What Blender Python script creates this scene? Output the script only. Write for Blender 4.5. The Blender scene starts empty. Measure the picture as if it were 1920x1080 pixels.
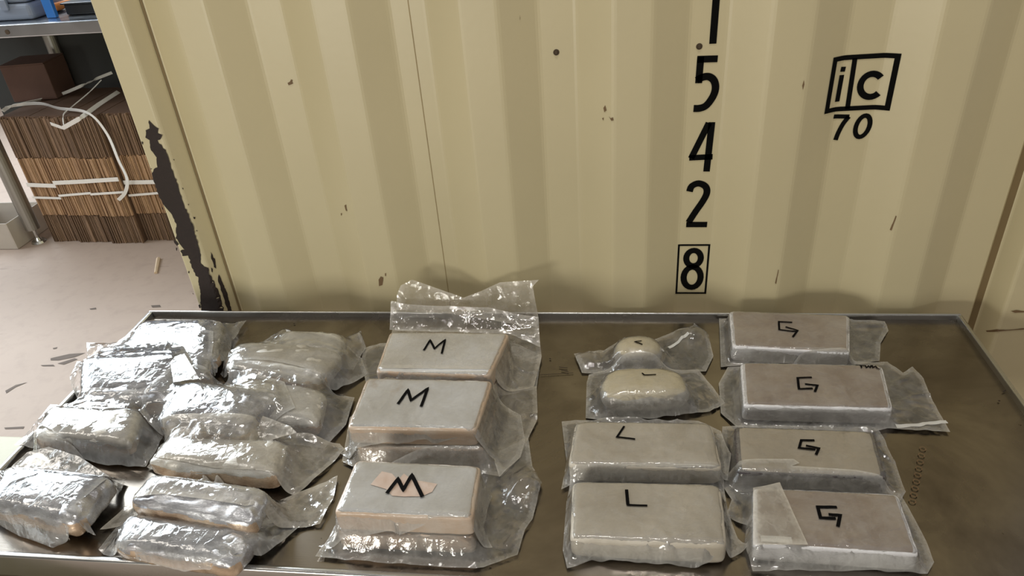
import bpy, bmesh, math, random
import numpy as np
from mathutils import Vector, Matrix, noise
from mathutils.geometry import delaunay_2d_cdt

random.seed(7)
SC = bpy.context.scene
COL = SC.collection
T = 0.85                                   # height of the table rim above the floor
ZB = T - 0.012                             # steel sheet inside the rim

# ------------------------------------------------------------------ camera
F_PX = 1359.36
PITCH, YAW, ROLL = 0.5507, 0.1582, -0.0844
CAM = np.array([0.7577, -1.3644, 0.8967 + T])
def cam_axes():
    cy, sy = math.cos(YAW), math.sin(YAW)
    fwd = np.array([-sy*math.cos(PITCH), cy*math.cos(PITCH), -math.sin(PITCH)])
    right = np.array([cy, sy, 0.0]); up = np.cross(right, fwd)
    return (right*math.cos(ROLL)+up*math.sin(ROLL), -right*math.sin(ROLL)+up*math.cos(ROLL), fwd)
RR, UU, FF = cam_axes()
cd = bpy.data.cameras.new('camera'); cam = bpy.data.objects.new('camera', cd); COL.objects.link(cam)
cd.sensor_width = 36; cd.lens = F_PX*36/1920; cd.clip_start = .02
m = Matrix.Identity(4)
for i in range(3):
    m[i][0], m[i][1], m[i][2], m[i][3] = RR[i], UU[i], -FF[i], CAM[i]
cam.matrix_world = m
SC.camera = cam
# ------------------------------------------------------------------ light
SC.view_settings.view_transform = 'Standard'; SC.view_settings.look = 'None'
SC.view_settings.exposure = 0.0; SC.view_settings.gamma = 1.0
SC.view_settings.use_curve_mapping = False
SC.cycles.transparent_max_bounces = 24
W = bpy.data.worlds.new('hall_air'); SC.world = W; W.use_nodes = True
W.node_tree.nodes['Background'].inputs[0].default_value = (1.0, .93, .84, 1)
W.node_tree.nodes['Background'].inputs[1].default_value = 0.30
def area(name, loc, to, size, power, col):
    l = bpy.data.lights.new(name, 'AREA'); l.shape = 'RECTANGLE'; l.size, l.size_y = size
    l.energy = power; l.color = col
    o = bpy.data.objects.new(name, l); COL.objects.link(o); o.location = loc
    o.rotation_euler = (Vector(to)-Vector(loc)).to_track_quat('-Z', 'Y').to_euler()
    return o
area('daylight_window', (-5.0, 2.0, 3.0), (0.2, -.3, T), (4.6, 2.6), 300, (.84, .93, 1.0))      # tall bright opening of the hall, far on the left
area('daylight_rooflight', (-3.7, 3.7, 4.3), (0.0, -.3, T), (2.6, 1.8), 240, (.86, .94, 1.0))   # rooflight behind on the left
area('daylight_doorway', (-1.25, -4.3, 1.2), (.55, 0, .95), (1.0, .75), 66, (1.0, .97, .88))    # open hall door behind the camera
area('fill_light', (.7, -1.1, 4.3), (.7, -1.1, 0), (1.4, .16), 30, (1.0, .97, .92))                 # unseen strip added over the table for film sparkle and top light
area('fill_light', (-3.0, -.2, 4.6), (-3.0, -.2, 0), (2.6, .5), 30, (1.0, .93, .84))              # unseen fill added over the aisle to brighten the floor

# ------------------------------------------------------------------ geometry helpers
def ray(px, py):
    return FF + RR*(px-960)/F_PX - UU*(py-540)/F_PX
def at_z(px, py, z):
    d = ray(px, py); return CAM + d*((z-CAM[2])/d[2])
def at_y(px, py, y):
    d = ray(px, py); return CAM + d*((y-CAM[1])/d[1])
PITCHX, DEPTH = .278, .036
POST_L0, POST_L1 = -.228, -.172
def profile(X):
    """depth (Y) of the container's end face at X, with the bends of the corrugation rounded"""
    if -.13 < X < 1.515: return sum(raw_profile(X+k*.0012) for k in range(-4, 5))/9
    return raw_profile(X)
def raw_profile(X):
    if X < POST_L1: return 0.0
    if X < -.146:
        t = (X-POST_L1)/(-.146-POST_L1); return DEPTH*t
    if X < 1.528:
        p = X % PITCHX
        if p < .068: return DEPTH*p/.068
        if p < .138: return DEPTH
        if p < .208: return DEPTH*(1-(p-.138)/.07)
        return 0.0
    if X < 1.534: return DEPTH + .012*(X-1.528)/.006
    if X < 1.552: return DEPTH + .012
    if X < 1.572: return (DEPTH+.012)*(1-(X-1.552)/.02)
    return 0.0
def on_face(px, py):
    d = ray(px, py); lo, hi = (-.03-CAM[1])/d[1], (.07-CAM[1])/d[1]
    for k in range(40):
        t = lo+(hi-lo)*k/39; p = CAM+d*t
        if p[1] >= profile(p[0]): break
    a, b = t-(hi-lo)/39, t
    for k in range(18):
        c = (a+b)/2; p = CAM+d*c
        if p[1] >= profile(p[0]): b = c
        else: a = c
    return CAM+d*b

def link(name, me, mat=None, parent=None, loc=(0, 0, 0), smooth=False):
    o = bpy.data.objects.new(name, me); COL.objects.link(o)
    if mat:
        for mm in (mat if isinstance(mat, (list, tuple)) else [mat]): me.materials.append(mm)
    if parent is not None: o.parent = parent
    o.location = loc
    if smooth:
        me.polygons.foreach_set('use_smooth', [True]*len(me.polygons))
    return o
def mesh(name, verts, faces, mat=None, parent=None, off=(0, 0, 0), smooth=False, mats=None):
    """verts in world coordinates; off = world position of the parent"""
    me = bpy.data.meshes.new(name)
    me.from_pydata([(v[0]-off[0], v[1]-off[1], v[2]-off[2]) for v in verts], [], [tuple(f) for f in faces])
    me.update()
    o = link(name, me, mat, parent, smooth=smooth)
    if mats is not None: me.polygons.foreach_set('material_index', mats)
    return o
def bm_obj(name, bm, mat=None, parent=None, off=(0, 0, 0), smooth=False):
    if off != (0, 0, 0): bmesh.ops.translate(bm, verts=bm.verts, vec=-Vector(off))
    me = bpy.data.meshes.new(name); bm.to_mesh(me); bm.free()
    return link(name, me, mat, parent, smooth=smooth)
def box(bm, x0, x1, y0, y1, z0, z1, bev=0.0, seg=2):
    r = bmesh.ops.create_cube(bm, size=1.0)
    for v in r['verts']:
        v.co = Vector(((x0+x1)/2+v.co.x*(x1-x0), (y0+y1)/2+v.co.y*(y1-y0), (z0+z1)/2+v.co.z*(z1-z0)))
    if bev > 0:
        es = list({e for v in r['verts'] for e in v.link_edges})
        bmesh.ops.bevel(bm, geom=es, offset=bev, segments=seg, affect='EDGES', profile=.5)
def tube(bm, p0, p1, r0, r1=None, n=20):
    p0, p1 = Vector(p0), Vector(p1); d = p1-p0
    r = bmesh.ops.create_cone(bm, cap_ends=True, segments=n, radius1=r0, radius2=r1 if r1 is not None else r0, depth=d.length)
    q = d.to_track_quat('Z', 'Y').to_matrix().to_4x4(); q.translation = (p0+p1)/2
    bmesh.ops.transform(bm, matrix=q, verts=r['verts'])
def empty(name, loc, label, cat, group=None):
    o = bpy.data.objects.new(name, None); COL.objects.link(o); o.location = loc
    o.empty_display_size = .05
    o['label'] = label; o['category'] = cat
    if group: o['group'] = group
    return o
def tag(o, label, cat, group=None):
    o['label'] = label; o['category'] = cat
    if group: o['group'] = group
    return o

# ------------------------------------------------------------------ materials
def lin(c):
    return tuple(((v/255)/12.92 if v/255 <= .04045 else ((v/255+.055)/1.055)**2.4) for v in c)+(1,)
class NT:
    def __init__(s, name):
        s.m = bpy.data.materials.new(name); s.m.use_nodes = True; s.t = s.m.node_tree
        s.t.nodes.clear(); s.out = s.n('ShaderNodeOutputMaterial')
    def n(s, typ, ins=None, **kw):
        nd = s.t.nodes.new(typ)
        for k, v in kw.items(): setattr(nd, k, v)
        for k, v in (ins or {}).items():
            if isinstance(v, bpy.types.NodeSocket): s.t.links.new(v, nd.inputs[k])
            else: nd.inputs[k].default_value = v
        return nd
    def coords(s, scale=(1, 1, 1), gen='Object'):
        tc = s.n('ShaderNodeTexCoord'); mp = s.n('ShaderNodeMapping', {'Vector': tc.outputs[gen], 'Scale': scale})
        return mp.outputs[0]
    def noise(s, vec, scale, detail=3, rough=.5, dist=0):
        return s.n('ShaderNodeTexNoise', {'Vector': vec, 'Scale': scale, 'Detail': detail, 'Roughness': rough, 'Distortion': dist}).outputs['Fac']
    def ramp(s, fac, stops):
        r = s.n('ShaderNodeValToRGB', {'Fac': fac}); e = r.color_ramp.elements
        while len(e) < len(stops): e.new(.5)
        for el, (p, c) in zip(e, stops): el.position = p; el.color = c
        return r.outputs['Color']
    def mix(s, fac, a, b):
        n = s.n('ShaderNodeMix', data_type='RGBA')
        for k, v in ((0, fac), (6, a), (7, b)):
            if isinstance(v, bpy.types.NodeSocket): s.t.links.new(v, n.inputs[k])
            else: n.inputs[k].default_value = v
        return n.outputs[2]
    def bump(s, h, strength, dist):
        return s.n('ShaderNodeBump', {'Height': h, 'Strength': strength, 'Distance': dist}).outputs[0]
    def pbr(s, **k):
        ins = {n.replace('_', ' '): v for n, v in k.items()}
        b = s.n('ShaderNodeBsdfPrincipled', ins)
        s.t.links.new(b.outputs[0], s.out.inputs[0]); return b
G1 = lambda v: (v, v, v, 1)

def m_paint(name, c, var=.06, rough=.42, scuff=True):
    t = NT(name); v = t.coords()
    n1 = t.noise(v, 3.0, 4); n2 = t.noise(v, 60, 3)
    a = lin(c); b = lin([x*(1-var) for x in c])
    col = t.mix(n1, a, b)
    if scuff:
        sc = t.noise(t.coords((1, 1, .35)), 38, 5, .65)
        col = t.mix(t.ramp(sc, [(.74, G1(0)), (.78, G1(.5))]), col, lin((128, 108, 76)))
    t.pbr(Base_Color=col, Roughness=rough, Normal=t.bump(n2, .12, .002)); return t.m
def m_plain(name, c, rough=.5, metal=0.0, var=.12, scale=12, bump=.1, bdist=.002, **kw):
    t = NT(name); v = t.coords(); n = t.noise(v, scale, 4)
    t.pbr(Base_Color=t.mix(n, lin(c), lin([x*(1-var) for x in c])), Roughness=rough, Metallic=metal,
          Normal=t.bump(t.noise(v, scale*8, 3), bump, bdist), **kw); return t.m
def m_steel(name, c=(150, 147, 142), rough=(.2, .42), stretch=(1, 30, 30), dirty=0.0):
    t = NT(name); v = t.coords(stretch); vv = t.coords()
    n = t.noise(v, 12, 4, .6); big = t.noise(vv, 4, 5, .6, .6)
    r = t.n('ShaderNodeMapRange', {0: big, 1: .3, 2: .7, 3: rough[0], 4: rough[1]}).outputs[0]
    col = lin(c)
    if dirty:
        col = t.mix(t.ramp(big, [(.35, G1(0)), (.75, G1(dirty))]), lin(c), lin((74, 62, 48)))
        sp = t.noise(vv, 55, 3, .6); col = t.mix(t.ramp(sp, [(.72, G1(0)), (.76, G1(.8))]), col, lin((58, 48, 36)))
    t.pbr(Base_Color=col, Metallic=1.0, Roughness=r, Normal=t.bump(n, .05, .001)); return t.m
def m_film(name, haze=.16, tint=(238, 236, 230), rough=.06, gloss=1.7, bumpy=.3):
    """clear polythene: mostly see-through, a little milky along its welded rims, glossy where it turns away"""
    t = NT(name); v = t.coords()
    n = t.noise(t.coords((1, .45, 1)), 48, 4, .6, 1.2)
    wv = t.n('ShaderNodeVectorMath', {0: v, 1: t.n('ShaderNodeVectorMath', {0: t.n('ShaderNodeTexNoise', {'Vector': v, 'Scale': 30.0}).outputs['Color'], 3: .06}, operation='SCALE').outputs[0]}, operation='ADD').outputs[0]
    vor = t.n('ShaderNodeTexVoronoi', {'Vector': wv, 'Scale': 30.0}, feature='DISTANCE_TO_EDGE').outputs['Distance']
    cr = t.n('ShaderNodeMapRange', {0: vor, 1: 0.0, 2: .12, 3: 1.0, 4: 0.0}).outputs[0]
    hsum = t.n('ShaderNodeMath', {0: n, 1: t.n('ShaderNodeMath', {0: cr, 1: .22}, operation='MULTIPLY').outputs[0]}, operation='ADD').outputs[0]
    nb = t.bump(hsum, bumpy, .004)
    hz = t.n('ShaderNodeMapRange', {0: t.noise(v, 22, 4, .65), 1: .35, 2: .75, 3: haze*.55, 4: haze*1.6}).outputs[0]
    ed = t.n('ShaderNodeAttribute', attribute_name='rim').outputs['Fac']
    hz = t.n('ShaderNodeMath', {0: hz, 1: t.n('ShaderNodeMath', {0: ed, 1: .28}, operation='MULTIPLY').outputs[0]}, operation='ADD', use_clamp=True).outputs[0]
    hz = t.n('ShaderNodeMath', {0: hz, 1: t.n('ShaderNodeMath', {0: cr, 1: haze*.22}, operation='MULTIPLY').outputs[0]}, operation='ADD', use_clamp=True).outputs[0]
    tr = t.n('ShaderNodeBsdfTransparent', {'Color': (.975, .97, .96, 1)})
    df = t.n('ShaderNodeBsdfDiffuse', {'Color': lin(tint), 'Normal': nb})
    tl = t.n('ShaderNodeBsdfTranslucent', {'Color': lin(tint)})
    milk = t.n('ShaderNodeMixShader', {0: .25, 1: df.outputs[0], 2: tl.outputs[0]})
    s1 = t.n('ShaderNodeMixShader', {0: hz, 1: tr.outputs[0], 2: milk.outputs[0]})
    fr = t.n('ShaderNodeFresnel', {'IOR': 1.5, 'Normal': nb})
    f2 = t.n('ShaderNodeMath', {0: fr.outputs[0], 1: gloss}, operation='MULTIPLY', use_clamp=True)
    gl = t.n('ShaderNodeBsdfGlossy', {'Color': (1, 1, 1, 1), 'Roughness': rough, 'Normal': nb})
    s2 = t.n('ShaderNodeMixShader', {0: f2.outputs[0], 1: s1.outputs[0], 2: gl.outputs[0]})
    t.t.links.new(s2.outputs[0], t.out.inputs[0]); return t.m
def m_wrap(name, c1, c2, c3=None, metal=.0, rough=.35, coat=.5, scale=14, amount=.5, grain=(6, 40, 40), bump=.25):
    """stretch-wrapped block: c1 with clouds of c2 and a few stains of c3"""
    t = NT(name); v = t.coords()
    info = t.n('ShaderNodeObjectInfo')
    off = t.n('ShaderNodeVectorMath', {0: v, 1: t.n('ShaderNodeCombineXYZ', {0: info.outputs['Random'], 1: info.outputs['Random']}).outputs[0]}, operation='ADD').outputs[0]
    n = t.noise(off, scale, 5, .6, .5)
    col = t.mix(t.ramp(n, [(.38, G1(0)), (.66, G1(amount))]), lin(c1), lin(c2))
    if c3:
        n3 = t.noise(off, scale*.7, 4, .65, .3)
        col = t.mix(t.ramp(n3, [(.60, G1(0)), (.70, G1(.8))]), col, lin(c3))
    st = t.noise(t.coords(grain), 9, 4, .6, 1.5)
    r = t.n('ShaderNodeMapRange', {0: st, 1: .3, 2: .7, 3: rough*.6, 4: rough*1.3}).outputs[0]
    t.pbr(Base_Color=col, Roughness=r, Metallic=metal, Coat_Weight=coat, Coat_Roughness=.12,
          Normal=t.bump(st, bump, .003), Coat_Normal=t.bump(t.noise(v, 70, 3, .6, .8), .3, .003)); return t.m
def m_floor():
    t = NT('concrete'); v = t.coords()
    a = t.noise(v, 1.3, 6, .6, .4); b = t.noise(v, 14, 5, .6); sm = t.noise(t.coords((2.5, 9, 1)), .9, 4, .6, 1.0)
    col = t.mix(a, lin((178, 160, 147)), lin((160, 143, 131)))
    col = t.mix(t.ramp(b, [(.5, G1(0)), (.8, G1(.25))]), col, lin((120, 104, 94)))
    col = t.mix(t.ramp(sm, [(.66, G1(0)), (.74, G1(.5))]), col, lin((104, 92, 84)))
    t.pbr(Base_Color=col, Roughness=.62, Normal=t.bump(b, .15, .004)); return t.m

def m_card(name, a, b):
    t = NT(name); g = t.n('ShaderNodeNewGeometry').outputs['Random Per Island']
    col = t.mix(g, lin(a), lin(b)); n = t.noise(t.coords((1, 1, .2)), 90, 3)
    col = t.mix(t.ramp(n, [(.4, G1(0)), (.8, G1(.5))]), col, lin([x*.7 for x in b]))
    t.pbr(Base_Color=col, Roughness=.85); return t.m
CREAM = (210, 198, 160)
M = dict(
    cream=m_paint('cream_container_paint', CREAM), cream_cab=m_paint('cream_cabinet_paint', (182, 178, 148)),
    black=m_plain('black_marking_paint', (13, 13, 12), .9, var=.2, Specular_IOR_Level=.1), marker=m_plain('black_marker_ink', (12, 10, 10), .9, Specular_IOR_Level=.1),
    rust=m_plain('bare_rusted_steel', (50, 37, 32), .75, var=.3, scale=30, bump=.4), rivet=m_plain('rusted_bolt_head', (84, 70, 54), .6, .4),
    tray=m_steel('tray_steel', (160, 153, 144), (.17, .34), (1, 30, 30), .8), rim=m_steel('rim_steel', (190, 190, 188), (.2, .34)),
    bench=m_steel('bench_steel', (196, 200, 204), (.16, .3)), zinc=m_steel('zinc_leg_steel', (150, 148, 142), (.35, .5)),
    film=m_film('clear_polythene', .19), film_soft=m_film('milky_polythene', .30, (236, 230, 218), .09), film_thin=m_film('thin_polythene', .12), film_left=m_film('shiny_polythene', .16, (240, 240, 238), .07, 1.9, .22),
    strip=m_plain('white_seal_strip', (226, 226, 222), .35, var=.05), silver=m_wrap('silver_wrap', (208, 210, 214), (112, 110, 116), (76, 70, 74), .6, .26, 1.0, 15, .8),
    silver2=m_wrap('tan_silver_wrap', (212, 210, 204), (172, 164, 148), (132, 124, 114), .25, .34, .8, 13, .7),
    amber=m_wrap('warm_sheen_wrap', (208, 186, 160), (182, 150, 120), (112, 96, 86), .4, .25, 1.0, 26, .8),  # warm reflected light painted as a tan sheen on the packet fronts
    white_m=m_wrap('white_block_wrap', (230, 232, 234), (198, 196, 190), (188, 172, 156), 0, .4, .5, 12, .8),
    tan_side=m_wrap('tan_block_side', (196, 172, 148), (206, 196, 184), None, 0, .35, .7, 18, .7),
    grey_l=m_wrap('pale_grey_block_wrap', (208, 201, 187), (176, 166, 148), None, 0, .4, .4, 11, .7),
    brown_g=m_wrap('brown_grey_block_wrap', (152, 132, 117), (186, 172, 156), None, 0, .42, .4, 11, .8),
    pale_g=m_wrap('pale_stained_block_wrap', (192, 182, 164), (170, 160, 142), (132, 120, 104), 0, .42, .4, 16, .5),
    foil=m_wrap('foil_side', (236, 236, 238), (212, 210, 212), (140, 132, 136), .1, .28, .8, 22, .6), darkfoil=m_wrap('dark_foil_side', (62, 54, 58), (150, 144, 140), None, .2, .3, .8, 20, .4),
    cream_wrap=m_wrap('cream_powder_wrap', (222, 212, 182), (206, 196, 166), None, 0, .3, .9, 10, .5),
    floor=m_floor(), card=m_card('cardboard_edge', (190, 156, 122), (150, 118, 90)), card_dark=m_card('brown_cardboard_edge', (140, 114, 92), (102, 80, 63)), board=m_plain('brown_board', (98, 74, 58), .8, var=.15),
    card_box=m_plain('brown_box_board', (96, 70, 60), .8, var=.15), strap=m_plain('white_strap', (236, 236, 234), .4, var=.05),
    blue=m_plain('blue_paint', (42, 112, 190), .4, var=.08), grey_pl=m_plain('grey_plastic', (128, 138, 156), .45, var=.1), black_pl=m_plain('black_plastic', (34, 36, 38), .4, var=.2),
    orange=m_plain('orange_plastic', (232, 140, 52), .45), dark=m_plain('dark_green_grey_sheet', (38, 40, 36), .7, var=.2), white_box=m_plain('grey_white_carton', (190, 182, 172), .7, var=.1),
    wood=m_plain('pale_wood', (222, 200, 172), .7, var=.1), smudge=m_plain('dark_floor_smear', (108, 96, 88), .8, var=.2), scuff=m_plain('brown_scrape', (134, 106, 72), .7, var=.3), hall=m_paint('grey_hall_paint', (176, 174, 168), .08, .6, False), sealant=m_plain('brown_sealant', (136, 116, 80), .7, var=.15), seam=m_plain('weld_line', (182, 164, 124), .6, var=.2))

# ------------------------------------------------------------------ setting
bm = bmesh.new(); box(bm, -7, 6, -8, 8, -.1, 0)
fl = bm_obj('floor', bm, M['floor']); fl['kind'] = 'structure'
bm = bmesh.new(); box(bm, -7, 6, 8, 8.2, 0, 6.5); o = bm_obj('wall_back', bm, M['hall']); o['kind'] = 'structure'
bm = bmesh.new(); box(bm, -7.2, -7, -8, 8.2, 0, 6.5); o = bm_obj('wall_left', bm, M['hall']); o['kind'] = 'structure'

# ------------------------------------------------------------------ shipping container
CONT = empty('shipping_container', (.69, 0, 0), 'cream painted corrugated steel shipping container behind the steel table, black numbers on its end', 'container')
co = (.69, 0, 0)
def extrude_profile(xs, z0, z1, back):
    """closed plan outline from profile samples, extruded upright in four lifts"""
    zs = [z0, z1]
    vs, fs = [], []
    n = len(xs)
    for z in zs:
        for x in xs: vs.append((x, profile(x), z))
        for x in reversed(xs): vs.append((x, back, z))
    k = 2*n
    for i in range(k): j = (i+1) % k; fs.append((i, j, k+j, k+i))
    for i in range(n-1):
        fs.append((i, k-1-i, k-2-i, i+1)); fs.append((k+i, k+i+1, 2*k-2-i, 2*k-1-i))
    return vs, fs
xs = [-.146]+[round(-.14+.005*k, 4) for k in range(334) if -.14+.005*k < 1.5275]+[1.528]
v, f = extrude_profile(xs, .16, 2.44, .06)
mesh('end_panel', v, f, M['cream'], CONT, co)
def post(xs, x_out):
    v, f = extrude_profile(xs, .0, 2.59, .16)
    o = mesh('corner_post', v, f, M['cream'], CONT, co)
    bv = o.modifiers.new('edge', 'BEVEL'); bv.width = .006; bv.segments = 3; bv.limit_method = 'ANGLE'; bv.angle_limit = math.radians(20)
post([POST_L0, POST_L1, -.147], POST_L0)
post([1.5285, 1.534, 1.552, 1.572, 1.79], 1.79)
bm = bmesh.new(); box(bm, -.146, 1.53, .002, .12, .02, .16, .006); bm_obj('bottom_rail', bm, M['cream'], CONT, co)
bm = bmesh.new(); box(bm, -.146, 1.53, .002, .12, 2.44, 2.57, .006); bm_obj('top_rail', bm, M['cream'], CONT, co)
for sx in (-1, 1):                                        # the sides run back from the posts
    xf = -.21 if sx < 0 else 1.775
    vs, fs = [], []
    ys = [.16]
    while ys[-1] < 1.72: ys += [ys[-1]+.07, ys[-1]+.138, ys[-1]+.208, ys[-1]+.278]
    for i, y in enumerate(ys):
        ins = .036 if i % 4 in (2, 3) else 0
        for z in (.1, 2.5): vs += [(xf-sx*ins, y, z), (xf-sx*(.05), y, z)]
    for i in range(len(ys)-1):
        a = 4*i; b = a+4
        fs += [(a, b, b+2, a+2), (a+1, a+3, b+3, b+1), (a, a+1, b+1, b), (a+2, b+2, b+3, a+3)]
    mesh('side_panel', vs, fs, M['cream'], CONT, co)
bm = bmesh.new(); box(bm, -.2, 1.77, .1, 1.8, 2.5, 2.56); bm_obj('roof_panel', bm, M['cream'], CONT, co)

OFF = .0012
def face_pt(x, z): return (x, profile(x)-OFF, z)
def stroke_xz(pts, w, close=False):
    """painted stroke on the end face: pts in (X, Z) metres, constant width, mitred, follows the corrugation"""
    P = [Vector(p) for p in pts]
    if close: P = P+[P[0]]
    Q = [P[0]]                                           # resample so that it bends with the sheet
    for a, b in zip(P, P[1:]):
        n = max(1, int((b-a).length/.006))
        Q += [a.lerp(b, k/n) for k in range(1, n+1)]
    vs, fs = [], []
    for i, p in enumerate(Q):
        if close and i in (0, len(Q)-1): d0, d1 = Q[-1]-Q[-2], Q[1]-Q[0]
        else: d0 = p-Q[max(i-1, 0)] if i else Q[1]-p; d1 = Q[min(i+1, len(Q)-1)]-p if i < len(Q)-1 else d0
        d0 = d0.normalized(); d1 = d1.normalized(); t = (d0+d1)
        t = t.normalized() if t.length > 1e-6 else d0
        nn = Vector((-t.y, t.x)); c = max(.55, nn.dot(Vector((-d0.y, d0.x))))
        for s in (-1, 1):
            q = p+nn*(s*w/2/c); vs.append(face_pt(q.x, q.y))
    for i in range(len(Q)-1): fs.append((2*i, 2*i+2, 2*i+3, 2*i+1))
    return vs, fs
def painted(name, strokes, mat=None, label=None):
    vs, fs = [], []
    for pts, w, cl in strokes:
        a, b = stroke_xz(pts, w, cl); k = len(vs); vs += a; fs += [tuple(i+k for i in f) for f in b]
    o = mesh(name, vs, fs, mat or M['black'], CONT, co)
    if label: o['label'] = label
    return o
def z5(x, y): p = on_face(1200+x/3.692, y/3.692); return (p[0], p[2])
def z6(x, y): p = on_face(1200+x/2.635, 270+y/2.635); return (p[0], p[2])
def smooth(pts, n=6, close=False):
    P = [Vector(p) for p in pts]; N = len(P); out = []
    rng = range(N) if close else range(N-1)
    for i in rng:
        g = (lambda k: P[k % N]) if close else (lambda k: P[min(max(k, 0), N-1)])
        a, b, c, d = g(i-1), g(i), g(i+1), g(i+2)
        for k in range(n):
            t = k/n
            out.append(.5*((2*b)+(c-a)*t+(2*a-5*b+4*c-d)*t*t+(3*b-a-3*c+d)*t**3))
    if not close: out.append(P[-1])
    return out
DW = .0128
one_b, one_t = z5(503, 302), z5(527, -10)
dv = Vector(one_t)-Vector(one_b); one_top = Vector(one_b)+dv.normalized()*.110
painted('painted_digit', [([one_b, one_top], DW, 0), ([one_top-Vector((0, .004)), one_top-Vector((.018, .02))], DW*.9, 0)], label='black digit 1')
painted('painted_digit', [([z5(537, 406), z5(395, 410)], .0125, 0), ([z5(420, 392), z5(405, 575)], DW, 0),
        (smooth([z5(392, 556), z5(430, 535), z5(475, 530), z5(510, 555), z5(522, 605), z5(505, 665), z5(460, 727), z5(415, 748), z5(370, 750)]), .0138, 0)], label='black digit 5')
painted('painted_digit', [([z5(476, 850), z6(252, 70)], .0125, 0), ([z6(243, 68), z6(358, 62)], .0115, 0), ([z5(497, 845), z6(328, 135)], DW, 0)], label='black digit 4')
painted('painted_digit', [(smooth([z6(244, 234), z6(255, 208), z6(288, 194), z6(322, 208), z6(330, 238), z6(312, 278), z6(272, 336), z6(240, 386)]), .0135, 0), ([z6(228, 397), z6(331, 397)], .0125, 0)], label='black digit 2')
def ell(cx, cy, rx, ry, f, n=20, sl=0): return [f(cx+rx*math.cos(2*math.pi*k/n)-sl*ry*math.sin(2*math.pi*k/n), cy+ry*math.sin(2*math.pi*k/n)) for k in range(n)]
painted('painted_digit', [(ell(264, 563, 36, 38, z6, 24, .06), .0128, 1), (ell(257, 657, 42, 50, z6, 24, .06), .0132, 1)], label='black digit 8')
painted('digit_frame', [([z6(192, 499), z6(342, 498), z6(322, 735), z6(179, 735)], .0040, 1)], label='black outlined box round the digit 8')
painted('emblem_frame', [([z5(1352, 412), z5(1785, 387), z5(1710, 748), z5(1292, 770)], .0088, 1), ([z5(1487, 402), z5(1434, 752)], .0086, 0)], label='black box emblem divided in two')
painted('emblem_letter', [([z5(1408, 461), z5(1400, 495)], .0088, 0), ([z5(1396, 518), z5(1363, 702)], .0086, 0)], label='black lower case i')
painted('emblem_letter', [([z5(1600+76*math.cos(q)-.16*80*math.sin(q), 590+80*math.sin(q)) for q in [math.radians(-42-k*12) for k in range(24)]], .0115, 0)], label='black letter c')
painted('painted_digit', [([z5(1340, 806), z5(1447, 806)], .0080, 0), (smooth([z5(1445, 806), z5(1405, 855), z5(1370, 920), z5(1352, 968)]), .0086, 0)], label='small black digit 7')
painted('painted_digit', [(ell(1540, 873, 46, 74, z5, 24, .30), .0086, 1)], label='small black digit 0')
painted('sealant_bead', [([(1.5435, .17), (1.5435, 2.43)], .017, 0)], M['sealant'], label='brown sealant in the joint of the right post')
painted('sealant_bead', [([(-.1455, .17), (-.1455, 2.43)], .004, 0)], M['sealant'])
# weld line, bolts
vs, fs = [], []
sx = at_y(765, 0, 0)[0]
bm = bmesh.new(); tube(bm, (.384, .036, .3), (.384, .036, 2.4), .0011, n=8)
o = bm_obj('weld_seam', bm, M['seam'], CONT, co)
for px, py in ((1043, 98), (1311, 87)):
    p = on_face(px, py); bm = bmesh.new()
    tube(bm, (p[0], p[1]+.001, p[2]), (p[0], p[1]-.0012, p[2]), .0058, n=16); tube(bm, (p[0], p[1]-.001, p[2]), (p[0], p[1]-.004, p[2]), .0044, .0026, n=12)
    bm_obj('bolt', bm, M['rivet'], CONT, co)
def tri_poly(poly, step, jitter=.25, seed=1):
    """constrained triangulation of a 2-D outline with interior points"""
    rnd = random.Random(seed); B = []
    for a, b in zip(poly, poly[1:]+poly[:1]):
        a, b = Vector(a), Vector(b); n = max(1, int((b-a).length/step+.5))
        B += [a.lerp(b, k/n) for k in range(n)]
    x0, x1 = min(p.x for p in B), max(p.x for p in B); y0, y1 = min(p.y for p in B), max(p.y for p in B)
    pts = list(B); j = 0; y = y0
    while y < y1:
        x = x0+(step/2 if j % 2 else 0)
        while x < x1:
            pts.append(Vector((x+rnd.uniform(-1, 1)*step*jitter, y+rnd.uniform(-1, 1)*step*jitter))); x += step
        y += step*.866; j += 1
    n = len(B)
    r = delaunay_2d_cdt(pts, [(i, (i+1) % n) for i in range(n)], [], 1, 1e-6)
    return r[0], r[2]
EDGE_N = lambda poly, step: sum(max(1, int((Vector(b)-Vector(a)).length/step+.5)) for a, b in zip(poly, poly[1:]+poly[:1]))
def flat_mark(name, outline_px, mat, step=.008, ragged=.0016, label=None):
    P = []
    for x, y in outline_px: p = on_face(x, y); P.append((p[0], p[2]))
    rnd = random.Random(len(P)); Q = []
    for a, b in zip(P, P[1:]+P[:1]):
        a, b = Vector(a), Vector(b); n = max(1, int((b-a).length/.005))
        for k in range(n): q = a.lerp(b, k/n); Q.append((q.x+rnd.uniform(-1, 1)*ragged, q.y+rnd.uniform(-1, 1)*ragged))
    v2, f2 = tri_poly(Q, step)
    o = mesh(name, [face_pt(q.x, q.y) for q in v2], f2, mat, CONT, co)
    if label: o['label'] = label
    return o
S7 = lambda L: [(180+x/2.297, 150+y/2.297) for x, y in L]
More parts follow.
